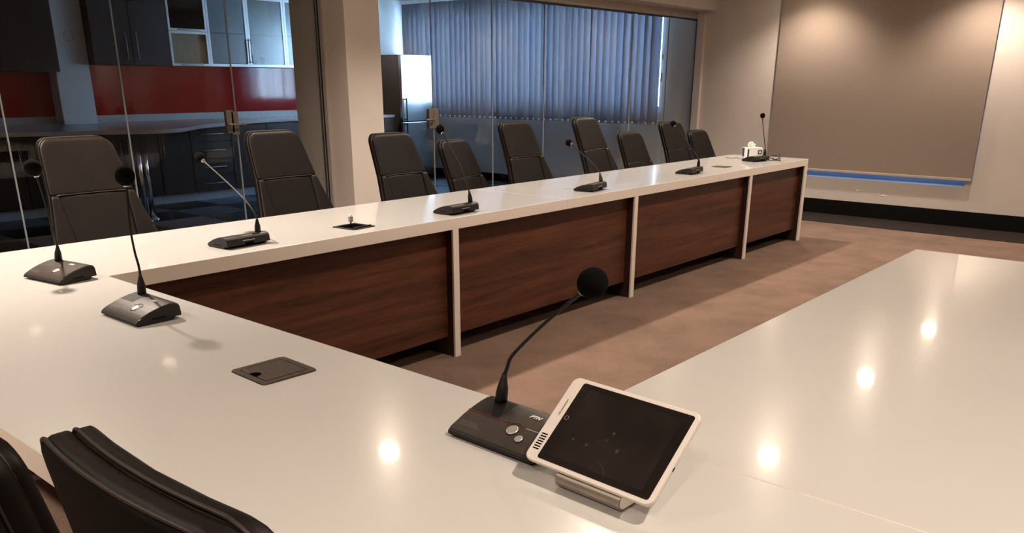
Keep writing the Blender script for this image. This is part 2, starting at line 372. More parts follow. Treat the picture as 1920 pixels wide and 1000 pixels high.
for k in range(3): box('pane', (0.03, max(0.078, WL * k / 3), 0.06), (0.036, WL * (k + 1) / 3 - 0.03, hh - 0.05), M['winglass'], wn)
box('latch', (-0.02, 0.032, 0.36), (0.0, 0.066, 0.46), M['grayprint'], wn, bevel=0.004)
box('latch', (-0.02, 0.036, 0.62), (0.0, 0.06, 0.68), M['grayprint'], wn, bevel=0.004)
struct(box('trim_8', (XW - 0.03, 2.685, 1.035), (XW + 0.25, 7.2, 1.06), M['kwall']))

# roller blind in the meeting room
rb = empty('roller_blind', (XW - 0.04, 0.1, 0.0), 0, 'large taupe roller blind pulled down over the meeting room window', 'blind')
box('fabric', (-0.002, -1.09, 0.49), (0.0, 1.09, 2.44), M['blind'], rb)
box('bottom_bar', (-0.008, -1.092, 0.468), (0.006, 1.092, 0.494), M['blindbar'], rb, bevel=0.003)
bm = bmesh.new(); tube(bm, [(0, -1.09, 2.455), (0, 1.09, 2.455)], 0.025, 16); link('roller_tube', bm, M['blindbar'], rb, smooth=True)

# vertical blinds in the kitchen
vb = empty('vertical_blind', (XW - 0.12, 2.675, 0.0), 0, 'blue-grey vertical blinds across the kitchen window', 'blind')
box('head_rail', (-0.025, 0, 2.528), (0.025, 4.62, 2.565), M['alu'], vb)
nv = 45; vm = None; ang = math.radians(36)
for i in range(nv):
    if vm is None:
        bm = bmesh.new(); ww = 0.127; seg = 6; z0, z1 = 0.905, 2.525
        lo, hi = [], []
        for k in range(seg + 1):
            s = -ww / 2 + ww * k / seg; c = 0.008 * (1 - (2 * k / seg - 1) ** 2)
            lo.append(bm.verts.new((c, s, z0))); hi.append(bm.verts.new((c, s, z1)))
        for k in range(seg): bm.faces.new((lo[k], lo[k + 1], hi[k + 1], hi[k]))
        o = link('slat', bm, M['vane'], vb, smooth=True); vm = o.data
    else:
        o = bpy.data.objects.new('slat', vm); COL.objects.link(o); o.parent = vb
    o.location = (0, 0.055 + i * 0.1015, 0); o.rotation_euler = (0, 0, ang + random.choice((-0.28, -0.1, 0.0, 0.12, 0.3)) + random.uniform(-0.06, 0.06))
bm = bmesh.new()
for i in range(nv - 1):
    for s in (-0.02, 0.02):
        y = 0.055 + i * 0.1015
        tube(bm, [(s, y, 0.925), (s, y + 0.05, 0.912), (s, y + 0.1015, 0.925)], 0.003, 5)
    abox(bm, -0.045, y - 0.03, 0.91, 0.045, y - 0.027, 0.935)
tag(link('weight_chain', bm, M['chain'], vb), kind='stuff')

# ------------------------------------------------------------ kitchen
SEG = {}
def bar(parent, a, b, r=0.006, name='handle', m=None, out=0.03):
    bm = bmesh.new(); tube(bm, [a, b], r, 8)
    for p in (a, b):
        q = Vector(p) + (Vector(b) - Vector(a)) * (0.06 if p is a else -0.06); tube(bm, [q, q + Vector((0, out, 0))], r * 0.8, 6)
    return link(name, bm, m or M['steel'], parent, smooth=True)
def base_cab(x0, x1, kind, label, grp='dark kitchen base cabinets', hx=None):
    t = empty('base_cabinet', (x0, 6.74, 0), 0, label, 'cabinet', grp); w = x1 - x0
    box('body', (0.001, 0.0, 0.11), (w - 0.001, 0.6, 0.90), M['kdark'], t)
    box('plinth', (0.001, 0.05, 0.0), (w - 0.001, 0.07, 0.11), M['plinth'], t)
    if kind == 'drawers':
        zz = [0.11, 0.305, 0.50, 0.70, 0.895]
        for a, b in zip(zz, zz[1:]):
            d = box('drawer', (0.004, -0.02, a + 0.003), (w - 0.004, 0.0, b - 0.003), M['kdark'], t, bevel=0.0015)
            bar(d, (w / 2 - 0.16, -0.05, b - 0.10), (w / 2 + 0.16, -0.05, b - 0.10))
    else:
        n = 2 if kind == 'double' else 1
        for k in range(n):
            d = box('door', (0.004 + k * w / n, -0.02, 0.114), (-0.004 + (k + 1) * w / n, 0.0, 0.896), M['kdark'], t, bevel=0.0015)
            xx = (w / 2 - 0.045 if k == 0 else w / 2 + 0.045) if n == 2 else 0.045
            bar(d, (xx, -0.05, 0.78), (xx, -0.05, 0.50))
    return t
base_cab(0.20, 1.75, 'double', 'dark kitchen base cabinet at far left, seen dimly through the glass')
base_cab(1.75, 2.66, 'double', 'dark base cabinet left of the leftmost chair, chrome bar handles')
base_cab(2.86, 3.70, 'double', 'dark base cabinet behind the chrome worktop legs')
base_cab(2.66, 2.86, 'single', 'narrow dark filler cabinet behind the leftmost chair')
base_cab(3.70, 4.11, 'single', 'single-door dark base cabinet left of the drawers')
base_cab(4.11, 4.67, 'drawers', 'dark kitchen unit of four drawers with bar handles')
base_cab(4.67, 5.73, 'double', 'dark double-door base cabinet right of the drawers')
base_cab(5.73, 6.62, 'double', 'dark base cabinet hidden behind the pillar')
base_cab(6.62, 7.40, 'drawers', 'dark drawer unit beside the fridge')
# worktop with wavy peninsula
t = empty('worktop', (0, 0, 0), 0, 'grey white kitchen worktop with wavy front edge', 'worktop')
edge = [(0.2, 5.95), (1.0, 6.03), (1.70, 5.90), (2.25, 5.70), (2.62, 5.58), (2.85, 5.45), (3.06, 5.38), (3.24, 5.41), (3.40, 5.52), (3.62, 5.74), (3.88, 5.98), (4.15, 6.14), (4.5, 6.36), (4.9, 6.58), (5.3, 6.69), (5.8, 6.70)]
ed = [(p.x, p.y) for p in catmull([(x, y, 0) for x, y in edge], 4)]
bm = bmesh.new(); prism(bm, ed + [(7.41, 6.70), (7.41, YK - 0.001), (0.2, YK - 0.001)], 0.905, 0.945)
link('top', bm, M['counter'], t, bevel=0.004)
box('upstand', (3.23, YK - 0.02, 0.946), (7.41, YK - 0.001, 1.025), M['counter'], t)
box('upstand', (0.2, YK - 0.02, 0.946), (2.848, YK - 0.001, 1.025), M['counter'], t)
for (x, y) in ((2.90, 5.62), (3.02, 5.72), (2.55, 6.0)):
    bm = bmesh.new(); cyl(bm, (x, y), 0.026, 0.03, 0.905, 20); l = link('leg', bm, M['chrome'], t, smooth=False)
    for p in l.data.polygons: p.use_smooth = len(p.vertices) == 4
    bm = bmesh.new(); loft(bm, [[(x + r * math.cos(a * math.pi / 10), y + r * math.sin(a * math.pi / 10), z) for a in range(20)] for r, z in ((0.07, 0), (0.068, 0.012), (0.04, 0.03), (0.028, 0.06))]); link('foot', bm, M['chrome'], l, smooth=True)
# splashback panels
for (a, b, lab) in ((3.228, 7.6, 'glossy red glass splashback over the worktop'), (0.2, 2.846, 'dim red glass splashback left of the column')):
    tag(box('splashback', (a, YK - 0.012, 1.026), (b, YK - 0.001, 1.60), M['red']), lab, 'splashback')
# wall cabinets
t = empty('wall_cabinet', (3.23, 7.03, 1.585), 0, 'dark double-door wall cabinet with two long bar handles', 'cabinet')
box('body', (0.0, 0.0, 0), (0.925, 0.305, 0.88), M['kdark'], t)
for k in (0, 1):
    d = box('door', (0.004 + k * 0.463, -0.02, 0.003), (0.459 + k * 0.463, 0.0, 0.876), M['kdark'], t, bevel=0.0015)
    xx = 0.463 + (-0.075 if k == 0 else 0.05); bar(d, (xx, -0.05, 0.36), (xx, -0.05, 0.05), 0.007)
t = empty('wall_cabinet', (0.9, 6.98, 1.5), 0, 'dark wall cabinet left of the pale column', 'cabinet')
box('body', (0, 0, 0), (1.93, 0.355, 0.96), M['kdark'], t)
for k in range(3): box('door', (0.004 + k * 0.643, -0.02, 0.003), (0.639 + k * 0.643, 0, 0.956), M['kdark'], t, bevel=0.0015)
def frame_door(parent, x0, x1, z0, z1, glass, fw=0.03, handle=None):
    d = boxes('door', [(x0, -0.02, z0, x1, 0, z0 + fw), (x0, -0.02, z1 - fw, x1, 0, z1), (x0, -0.02, z0 + fw, x0 + fw, 0, z1 - fw), (x1 - fw, -0.02, z0 + fw, x1, 0, z1 - fw)], M['alu'], parent)
    box('glass_pane', (x0 + fw, -0.013, z0 + fw), (x1 - fw, -0.008, z1 - fw), glass, d)
    if handle == 'L': bar(d, (x0 + 0.016, -0.045, z0 + 0.34), (x0 + 0.016, -0.045, z0 + 0.04), 0.006, m=M['steel'], out=0.025)
    if handle == 'R': bar(d, (x1 - 0.016, -0.045, z0 + 0.34), (x1 - 0.016, -0.045, z0 + 0.04), 0.006, m=M['steel'], out=0.025)
    if handle == 'B': bar(d, (x0 + 0.1, -0.045, z0 + 0.012), (x1 - 0.1, -0.045, z0 + 0.012), 0.006, m=M['steel'], out=0.025)
    return d
def open_body(t, w, h, m, shelf=None):
    boxes('body', [(0, 0.285, 0, w, 0.305, h), (0, 0, 0, w, 0.285, 0.016), (0, 0, h - 0.016, w, 0.285, h), (0, 0, 0.016, 0.016, 0.285, h - 0.016), (w - 0.016, 0, 0.016, w, 0.285, h - 0.016)], m, t)
    if shelf: box('shelf', (0.016, 0.02, shelf), (w - 0.016, 0.28, shelf + 0.02), m, t)
t = empty('wall_cabinet', (4.16, 7.03, 1.585), 0, 'wall cabinet with tan-fronted lower door in aluminium frame', 'cabinet')
open_body(t, 0.51, 0.395, M['tan']); box('shutter', (0.02, 0.03, 0.02), (0.49, 0.04, 0.375), M['tan'], t); frame_door(t, 0.002, 0.508, 0.0, 0.393, M['winglass'], 0.026, 'B')
t = empty('wall_cabinet', (4.16, 7.03, 1.982), 0, 'wall cabinet with dark glass door above the tan one', 'cabinet')
open_body(t, 0.51, 0.48, M['kdark']); frame_door(t, 0.002, 0.508, 0.0, 0.478, M['darkglass'], 0.026, 'B')
t = empty('wall_cabinet', (4.67, 7.03, 1.585), 0, 'wide frosted glass wall cabinet with two aluminium framed doors', 'cabinet')
open_body(t, 1.13, 0.84, M['cabin'], 0.40); frame_door(t, 0.002, 0.564, 0, 0.838, M['frost'], 0.03, 'R'); frame_door(t, 0.567, 1.128, 0, 0.838, M['frost'], 0.03, 'L')
t = empty('wall_cabinet', (5.80, 7.03, 1.585), 0, 'frosted glass wall cabinet partly hidden by the pillar', 'cabinet')
open_body(t, 1.0, 0.84, M['cabin'], 0.40); frame_door(t, 0.002, 0.499, 0, 0.838, M['frost'], 0.03, 'R'); frame_door(t, 0.502, 0.998, 0, 0.838, M['frost'], 0.03, 'L')
# cups behind the frosted door
for k, x in enumerate((5.42, 5.52)):
    c = empty('drinking_glass', (x, 7.15, 1.602), 0, ('left' if k == 0 else 'right') + ' one of two drinking glasses behind the frosted cabinet door', 'glass', 'glasses in the frosted cabinet')
    bm = bmesh.new(); loft(bm, [[(r * math.cos(a * math.pi / 8), r * math.sin(a * math.pi / 8), z) for a in range(16)] for r, z in ((0.028, 0), (0.034, 0.11), (0.031, 0.11), (0.026, 0.008))]); link('bowl', bm, M['alu'], c, smooth=True)
# fridge
t = empty('fridge', (7.47, 6.62, 0), 0, 'tall steel fridge freezer with dark side panel beside the blinds', 'fridge')
box('body', (0, 0.03, 0.02), (0.64, 0.70, 1.785), M['fridge_side'], t, bevel=0.006)
for (a, b) in ((0.04, 0.835), (0.85, 1.785)):
    d = box('door', (0.0, -0.03, a), (0.64, 0.028, b), M['fridge'], t, bevel=0.008)
    z0, z1 = ((0.86, 1.18) if a > 0.5 else (0.52, 0.83))
    bar(d, (0.05, -0.07, z1), (0.05, -0.07, z0), 0.01, m=M['fridge_side'], out=0.04)
for (x, y) in ((0.05, 0.08), (0.59, 0.08), (0.05, 0.64), (0.59, 0.64)):
    bm = bmesh.new(); cyl(bm, (x, y), 0.02, 0, 0.02, 10); link('foot', bm, M['rubber'], t)

# ------------------------------------------------------------ conference table
T = empty('conference_table', (0, 0, 0), 0, 'large U-shaped glossy white conference table with walnut modesty panels', 'table')
zt0 = 0.69
L_, Wd, D_, L2, W2 = 6.437, 0.75, 2.046, 2.455, 0.778
def topsec(name, pts):
    bm = bmesh.new(); prism(bm, pts, zt0, TZ); o = link(name, bm, M['top'], T, bevel=0.0025, seg=2, mats=[M['edge']])
    for p in o.data.polygons: p.material_index = 1 if abs(p.normal.z) < 0.5 else 0
    return o
sx = 2.745; g = 0.0006
topsec('tabletop', [(-W2, -D_ - 1.0), (0 - g, -D_ - 1.0), (0 - g, 0), (sx - g, 0), (sx - g, Wd), (-W2, Wd)])
topsec('tabletop', [(sx + g, 0), (L_, 0), (L_, Wd), (sx + g, Wd)])
topsec('tabletop', [(g, -D_ - 1.0), (L2, -D_ - 1.0), (L2, -D_), (g, -D_)])
def fin(x, th, y0, y1, front, zt=zt0, white=False):
    # board standing across the table depth with a white front edge strip
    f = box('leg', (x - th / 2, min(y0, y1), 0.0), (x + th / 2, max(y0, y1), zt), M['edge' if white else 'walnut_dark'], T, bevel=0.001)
    e0, e1 = (front - 0.0, front + 0.012) if y1 > y0 else (front - 0.012, front)
    box('edge_strip', (x - th / 2 - 0.001, e0 - 0.001, 0.0), (x + th / 2 + 0.001, e1, zt), M['edge'], f, bevel=0.0012)
    return f
for x in (1.787, 3.52, 5.262): fin(x, 0.04, 0.013, Wd - 0.05, 0.0)
fin(L_ - 0.041, 0.036, 0.013, Wd, 0.0)
box('end_panel', (L_ - 0.022, 0.0, 0.0), (L_, Wd, zt0), M['edge'], T, bevel=0.0012)
fin(0.02, 0.04, 0.06, Wd - 0.05, 0.05)
zb = 0.107
for a, b in ((-0.0, 1.766), (1.808, 3.499), (3.541, 5.241), (5.283, L_ - 0.060)):
    box('modesty_panel', (a, 0.052, zb), (b, 0.070, zt0 - 0.001), M['walnut'], T, bevel=0.001)
# panels and legs of the near and right runs (seen from their seat side / under the top)
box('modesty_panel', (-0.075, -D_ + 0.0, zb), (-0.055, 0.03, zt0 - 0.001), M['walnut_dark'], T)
box('modesty_panel', (0.0, -D_ - 0.075, zb), (L2 - 0.06, -D_ - 0.055, zt0 - 0.001), M['walnut'], T)
for y in (-2.75, -1.40, 0.70):
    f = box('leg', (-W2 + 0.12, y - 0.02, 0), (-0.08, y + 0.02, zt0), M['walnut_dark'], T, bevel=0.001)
    box('edge_strip', (-W2 + 0.108, y - 0.021, 0), (-W2 + 0.12, y + 0.021, zt0), M['edge'], f)
for x in (1.2,):
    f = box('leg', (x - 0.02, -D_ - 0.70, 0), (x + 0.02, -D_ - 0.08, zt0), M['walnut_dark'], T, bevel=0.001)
    box('edge_strip', (x - 0.021, -D_ - 0.712, 0), (x + 0.021, -D_ - 0.70, zt0), M['edge'], f)
box('leg', (L2 - 0.058, -D_ - 0.76, 0), (L2, -D_, zt0), M['edge'], T, bevel=0.001)
# cable ports
def cable_port(cx, cy, rz, state, label, w=0.15):
    bm = bmesh.new(); w2 = w / 2
    outer = rrect(w, w, 0.012, 4); inner = rrect(w - 0.034, w - 0.034, 0.004, 4)
    n = len(outer)
    vo = [bm.verts.new((x, y, 0.0)) for x, y in outer]; vt = [bm.verts.new((x * 0.985, y * 0.985, 0.0035)) for x, y in outer]
    vi = [bm.verts.new((x, y, 0.0035)) for x, y in inner]; vb = [bm.verts.new((x, y, 0.0006)) for x, y in inner]
    for i in range(n):
        j = (i + 1) % n
        bm.faces.new((vo[i], vo[j], vt[j], vt[i])); bm.faces.new((vt[i], vt[j], vi[j], vi[i])); bm.faces.new((vi[i], vi[j], vb[j], vb[i]))
    bm.faces.new(vb[::-1])
    p = link('cable_port', bm, M['flap' if state == 'closed' else 'rubber'], T, loc=(cx, cy, TZ)); p.rotation_euler.z = rz
    p['label'] = label
    if state == 'closed':
        # lid plate with half-moon cable cut-out near the front edge
        bm = bmesh.new(); pts = rrect(w - 0.040, w - 0.040, 0.004, 3)
        prism(bm, pts, 0.001, 0.0042); link('lid', bm, M['flap'], p, bevel=0.0008)
        bm = bmesh.new(); prism(bm, [(0.015 * math.cos(a * math.pi / 12) * 1.0 - 0.0, -0.058 + 0.022 * math.sin(a * math.pi / 12)) for a in range(13)], 0.0045, 0.0050)
        link('cable_opening', bm, M['flapblack'], p)
    else:
        bm = bmesh.new(); prism(bm, rrect(w - 0.036, w - 0.036, 0.004, 3), 0.0008, 0.0016); link('cable_opening', bm, M['flapblack'], p)
        if state == 'open':
            l = box('lid', (-w2 + 0.018, w2 - 0.022, 0.002), (w2 - 0.018, w2 - 0.014, 0.010), M['rubber'], p, bevel=0.001)
    return p
cable_port(-0.218, -1.334, math.radians(-92), 'closed', 'closed bronze-black cable flap on the near table')
cable_port(1.262, 0.17, math.radians(185), 'open', 'open black cable flap with a plug sticking out', 0.15)
cable_port(5.20, 0.243, math.radians(178), 'closed', 'closed cable flap at the far end of the long table', 0.13)
t = empty('cable_plug', (1.255, 0.185, TZ + 0.002), 0, 'small metal cable plug sticking up from the open table flap', 'cable')
bm = bmesh.new(); tube(bm, [(0.0, 0, 0), (0.001, 0, 0.012), (0.002, 0, 0.024)], 0.0035, 8); link('cable', bm, M['rubber'], t, smooth=True)
box('plug', (-0.009, -0.007, 0.022), (0.012, 0.007, 0.047), M['steel'], t, bevel=0.002)
box('tip', (-0.005, -0.004, 0.047), (0.008, 0.004, 0.057), M['tissue'], t, bevel=0.001)

# ------------------------------------------------------------ chairs
REC = 0.43; WADD = 0.0
def yline(z): return REC * (z - 0.47)
def hwid(z, top):
    d = top - z
    if d < 0.25: return WADD + 0.164 + 0.030 * (d / 0.25)
    return WADD + 0.194 + 0.075 * min(1, ((d - 0.25) / 0.3)) ** 1.1
def sring(hw, T, xc, yc, z, n=40, e=0.35, curve=0.0, W=0.2):
    out = []
    for k in range(n):
        a = 2 * math.pi * k / n; c, s = math.cos(a), math.sin(a)
        x = hw * math.copysign(abs(c) ** e, c); y = T * math.copysign(abs(s) ** e, s)
        out.append((xc + x, yc + y - curve * ((xc + x) / W) ** 2, z - 0.4 * y * 0.0))
    return out
def pad(z0, z1, hwf, T, off, rt, rb, xcf=None, curve=0.02, e=0.4, n=16):
    rings = []
    for k in range(n + 1):
        # cluster near ends
        s = 0.5 - 0.5 * math.cos(math.pi * k / n); z = z0 + (z1 - z0) * s
        dt, db = z1 - z, z - z0
        def ins(d, r): return r - math.sqrt(max(0, r * r - max(0, r - d) ** 2)) if d < r else 0
        i = max(ins(dt, rt), ins(db, rb)); it = max(ins(dt, min(rt, T)), ins(db, min(rb, T)))
        hw = max(0.004, hwf(z) - i); t = max(0.003, T - it * 0.9)
        rings.append(sring(hw, t, xcf(z) if xcf else 0, yline(z) + off, z, e=e, curve=curve))
    bm = bmesh.new(); loft(bm, rings); return bm
def make_chair(x, y, yaw, top, label, group):
    t = empty('office_chair', (x, y, 0), yaw, label, 'chair', group)
    dz = top - 1.12
    def up(o): o.location.z = dz; return o
    tp = 1.12
    H = lambda z: hwid(z, tp)
    sh = up(link('back_shell', pad(0.44, 1.118, lambda z: H(z) + 0.003, 0.019, 0.021, 0.055, 0.03, e=0.22, n=22), M['leather'], t, smooth=True))
    up(link('upper_cushion', pad(0.869, 1.117, lambda z: H(z) + 0.001, 0.015, -0.004, 0.055, 0.006, e=0.3, n=22), M['leather'], t, smooth=True))
    cw = lambda z: 0.160 - 0.030 * (0.87 - z) / 0.4
    up(link('lower_cushion', pad(0.47, 0.868, cw, 0.014, -0.002, 0.006, 0.02, e=0.25), M['leather'], t, smooth=True))
    up(link('rear_shade_pad', pad(0.445, 1.112, lambda z: (H(z) + 0.003) * 0.955, 0.003, 0.0395, 0.05, 0.03, e=0.22, n=18), M['rear'], t, smooth=True))  # thin pad added to carry the painted shade of the back
    for s in (-1, 1):
        up(link('side_bolster', pad(0.45, 0.868, lambda z: (H(z) - cw(z)) / 2, 0.018, -0.004, 0.006, 0.03, xcf=lambda z: s * (H(z) + cw(z)) / 2, e=0.4), M['leather'], t, smooth=True))
    # piping: across the seam and round the shell edge
    bm = bmesh.new(); pts = []
    for k in range(13):
        xx = -0.168 + 0.336 * k / 12; pts.append((xx, yline(0.870) - 0.018 - 0.02 * (xx / 0.2) ** 2, 0.8685))
    tube(bm, pts, 0.0028, 6); up(link('seam_piping', bm, M['piping'], t, smooth=True))
    for off in (0.0045, 0.0375):
        bm = bmesh.new(); pts = []
        for k in range(25):
            q = math.sin(math.pi / 2 * k / 24); z = 0.46 + (1.1175 - 0.46) * q; d_ = 1.118 - z
            ins = 0.055 - math.sqrt(max(0, 0.055 ** 2 - max(0, 0.055 - d_) ** 2)) if d_ < 0.055 else 0
            x_ = (H(z) + 0.003 - ins) * 0.972; pts.append((x_, yline(z) + off - 0.02 * (x_ / 0.2) ** 2, z))
        zt_ = pts[-1][2]
        for k in range(1, 7):
            x_ = pts[24][0] * (1 - k / 7); pts.append((x_, yline(zt_) + off - 0.02 * (x_ / 0.2) ** 2, zt_ + 0.0005))
        full = pts + [(-a, b, c) for a, b, c in pts[::-1]]
        tube(bm, full, 0.0026, 6); up(link('edge_piping', bm, M['piping'], sh, smooth=True))
    for c in sh.children: c.location.z = 0
    # seat
    rings = []
    for k in range(9):
        s = k / 8; z = 0.39 + 0.10 * s; q = 1 - (2 * s - 1) ** 4 * 0.06
        rings.append([(0.25 * q * math.copysign(abs(math.cos(a)) ** 0.4, math.cos(a)), -0.235 + 0.235 * q * math.copysign(abs(math.sin(a)) ** 0.4, math.sin(a)), z) for a in [2 * math.pi * i / 32 for i in range(32)]])
    bm = bmesh.new(); loft(bm, rings); up(link('seat', bm, M['leather'], t, smooth=True))
    bm = bmesh.new(); abox(bm, -0.10, -0.33, 0.355, 0.10, -0.12, 0.392); up(link('seat_plate', bm, M['plastic'], t, bevel=0.008))
    bm = bmesh.new(); cyl(bm, (0, -0.22), 0.024, 0.12, 0.36 + dz); link('gas_column', bm, M['chrome'], t)
    bm = bmesh.new(); cyl(bm, (0, -0.22), 0.045, 0.07, 0.14); link('hub', bm, M['chrome'], t)
    for k in range(5):
        a = math.radians(18 + 72 * k); c, s = math.cos(a), math.sin(a)
        bm = bmesh.new(); tube(bm, [(0.03 * c, -0.22 + 0.03 * s, 0.105), (0.17 * c, -0.22 + 0.17 * s, 0.09), (0.30 * c, -0.22 + 0.30 * s, 0.068)], [0.024, 0.018, 0.014], 8)
        l = link('base_leg', bm, M['chrome'], t, smooth=True)
        bm = bmesh.new(); cx, cy = 0.29 * c, -0.22 + 0.29 * s
        tube(bm, [(cx - 0.02 * s, cy + 0.02 * c, 0.027), (cx + 0.02 * s, cy - 0.02 * c, 0.027)], 0.027, 14); tube(bm, [(cx, cy, 0.03), (cx, cy, 0.066)], 0.008, 6)
        link('caster', bm, M['rubber'], l, smooth=True)
    return t
G1 = 'high-back leather chairs along the far side of the table'
def far_chair(cx, top, yaw, label, ytop=1.25, grp=G1):
    # top of the backrest sits 0.28 behind the chair origin
    a = math.radians(yaw); d = 0.43 * 0.65
    return make_chair(cx + math.sin(a) * d, ytop - math.cos(a) * d, a, top, label, grp)
far_chair(0.47, 1.16, 0, 'leftmost high-back brown-black leather chair, before the dark kitchen cupboards')
far_chair(1.565, 1.145, 0, 'high-back leather chair directly left of the beige pillar')
far_chair(2.46, 1.095, 0, 'high-back leather chair directly right of the beige pillar')
far_chair(3.09, 1.02, 10, 'low turned leather chair behind the gooseneck microphone right of the pillar', 1.30)
far_chair(3.71, 1.125, 0, 'tall leather chair third from the pillar, before the blinds, left of centre')
far_chair(4.62, 1.13, 4, 'tallest-looking leather chair in the middle of the blinds')
far_chair(5.32, 0.985, 0, 'low leather chair between the two tall chairs at the right')
far_chair(6.03, 1.055, -3, 'tall leather chair before the bright window slit')
far_chair(6.58, 0.955, 0, 'low leather chair nearest the beige wall, rightmost of the row')
G2 = 'leather chairs at the near table'
REC = 0.16; WADD = 0.025
make_chair(-0.868, -2.262, math.radians(90), 1.064, 'large close-up dark leather chair back at the bottom left corner', G2)
make_chair(-0.865, -1.625, math.radians(90), 0.955, 'dark leather chair mostly out of frame behind the close-up chair', G2)

# ------------------------------------------------------------ microphones
NECK = {
'1': [(-0.0987, 0.13, 0.8064), (-0.1025, 0.13, 0.8587), (-0.1108, 0.13, 0.9259), (-0.1192, 0.13, 1.0103), (-0.1284, 0.13, 1.0874), (-0.1365, 0.13, 1.1291)],
'2': [(-0.1327, -0.545, 0.7973), (-0.1379, -0.545, 0.8742), (-0.1456, -0.545, 0.9321), (-0.1481, -0.545, 1.0118), (-0.1407, -0.545, 1.1119), (-0.1411, -0.545, 1.15)],
'3': [(-0.095, -1.9665, 0.7977), (-0.095, -1.9651, 0.8435), (-0.095, -1.9707, 0.8698), (-0.095, -1.9874, 0.9026), (-0.095, -2.065, 0.9806), (-0.095, -2.1467, 1.0527), (-0.095, -2.1703, 1.074)],
'A': [(0.71, 0.1243, 0.8044), (0.71, 0.1342, 0.8624), (0.71, 0.1846, 0.9162), (0.71, 0.3149, 0.9869), (0.71, 0.4796, 1.0625), (0.71, 0.5318, 1.0872)],
'B': [(1.99, 0.0962, 0.798), (1.99, 0.1026, 0.868), (1.99, 0.1587, 0.9895), (1.99, 0.2351, 1.0906), (1.99, 0.2775, 1.1439), (1.99, 0.3008, 1.1679)],
'C': [(3.3, 0.1543, 0.7973), (3.3, 0.1655, 0.858), (3.3, 0.2187, 0.9125), (3.3, 0.329, 0.9813), (3.3, 0.3827, 1.0197), (3.3, 0.4116, 1.0286)],
'D': [(4.62, 0.145, 0.797), (4.62, 0.1592, 0.856), (4.62, 0.2512, 0.9705), (4.62, 0.3518, 1.0696), (4.62, 0.3922, 1.1079)],
'E': [(5.96, 0.2141, 0.7956), (5.96, 0.2226, 0.8733), (5.96, 0.2449, 0.9865), (5.96, 0.2655, 1.0854), (5.96, 0.2709, 1.1348)]}
BW, BD = 0.215, 0.14
PROF = [(-0.070, 0.006), (-0.069, 0.012), (-0.060, 0.019), (-0.045, 0.027), (-0.025, 0.035), (0.0, 0.0425), (0.022, 0.0475), (0.042, 0.050), (0.055, 0.0495), (0.063, 0.046), (0.0675, 0.039), (0.070, 0.012)]
def ztop(y):
    for (a, za), (b, zb_) in zip(PROF, PROF[1:]):
        if a <= y <= b: return za + (zb_ - za) * (y - a) / (b - a)
    return 0.05
def drape(bm, pts, th, lift=0.0006):
    # a thin plate lying on the curved top of the base; pts = rows of (x, y)
    pass
def on_top(x, y, dz=0.0008):
    z = ztop(y); e = 0.004; sl = (ztop(y + e) - ztop(y - e)) / (2 * e); n = Vector((0, -sl, 1)).normalized()
    X = Vector((1, 0, 0)); Y = n.cross(X).normalized(); p = Vector((x, y, z)) + n * dz
    return Matrix(((X.x, Y.x, n.x, p.x), (X.y, Y.y, n.y, p.y), (X.z, Y.z, n.z, p.z), (0, 0, 0, 1)))
def strip_top(name, x0, x1, y0, y1, m, parent, lift=0.0006, n=10, nx=1):
    bm = bmesh.new(); g = []
    for i in range(n + 1):
        y = y0 + (y1 - y0) * i / n; g.append([bm.verts.new((x0 + (x1 - x0) * k / nx, y, ztop(y) + lift)) for k in range(nx + 1)])
    for i in range(n):
        for k in range(nx): bm.faces.new((g[i][k], g[i][k + 1], g[i + 1][k + 1], g[i + 1][k]))
    return link(name, bm, m, parent, smooth=True)
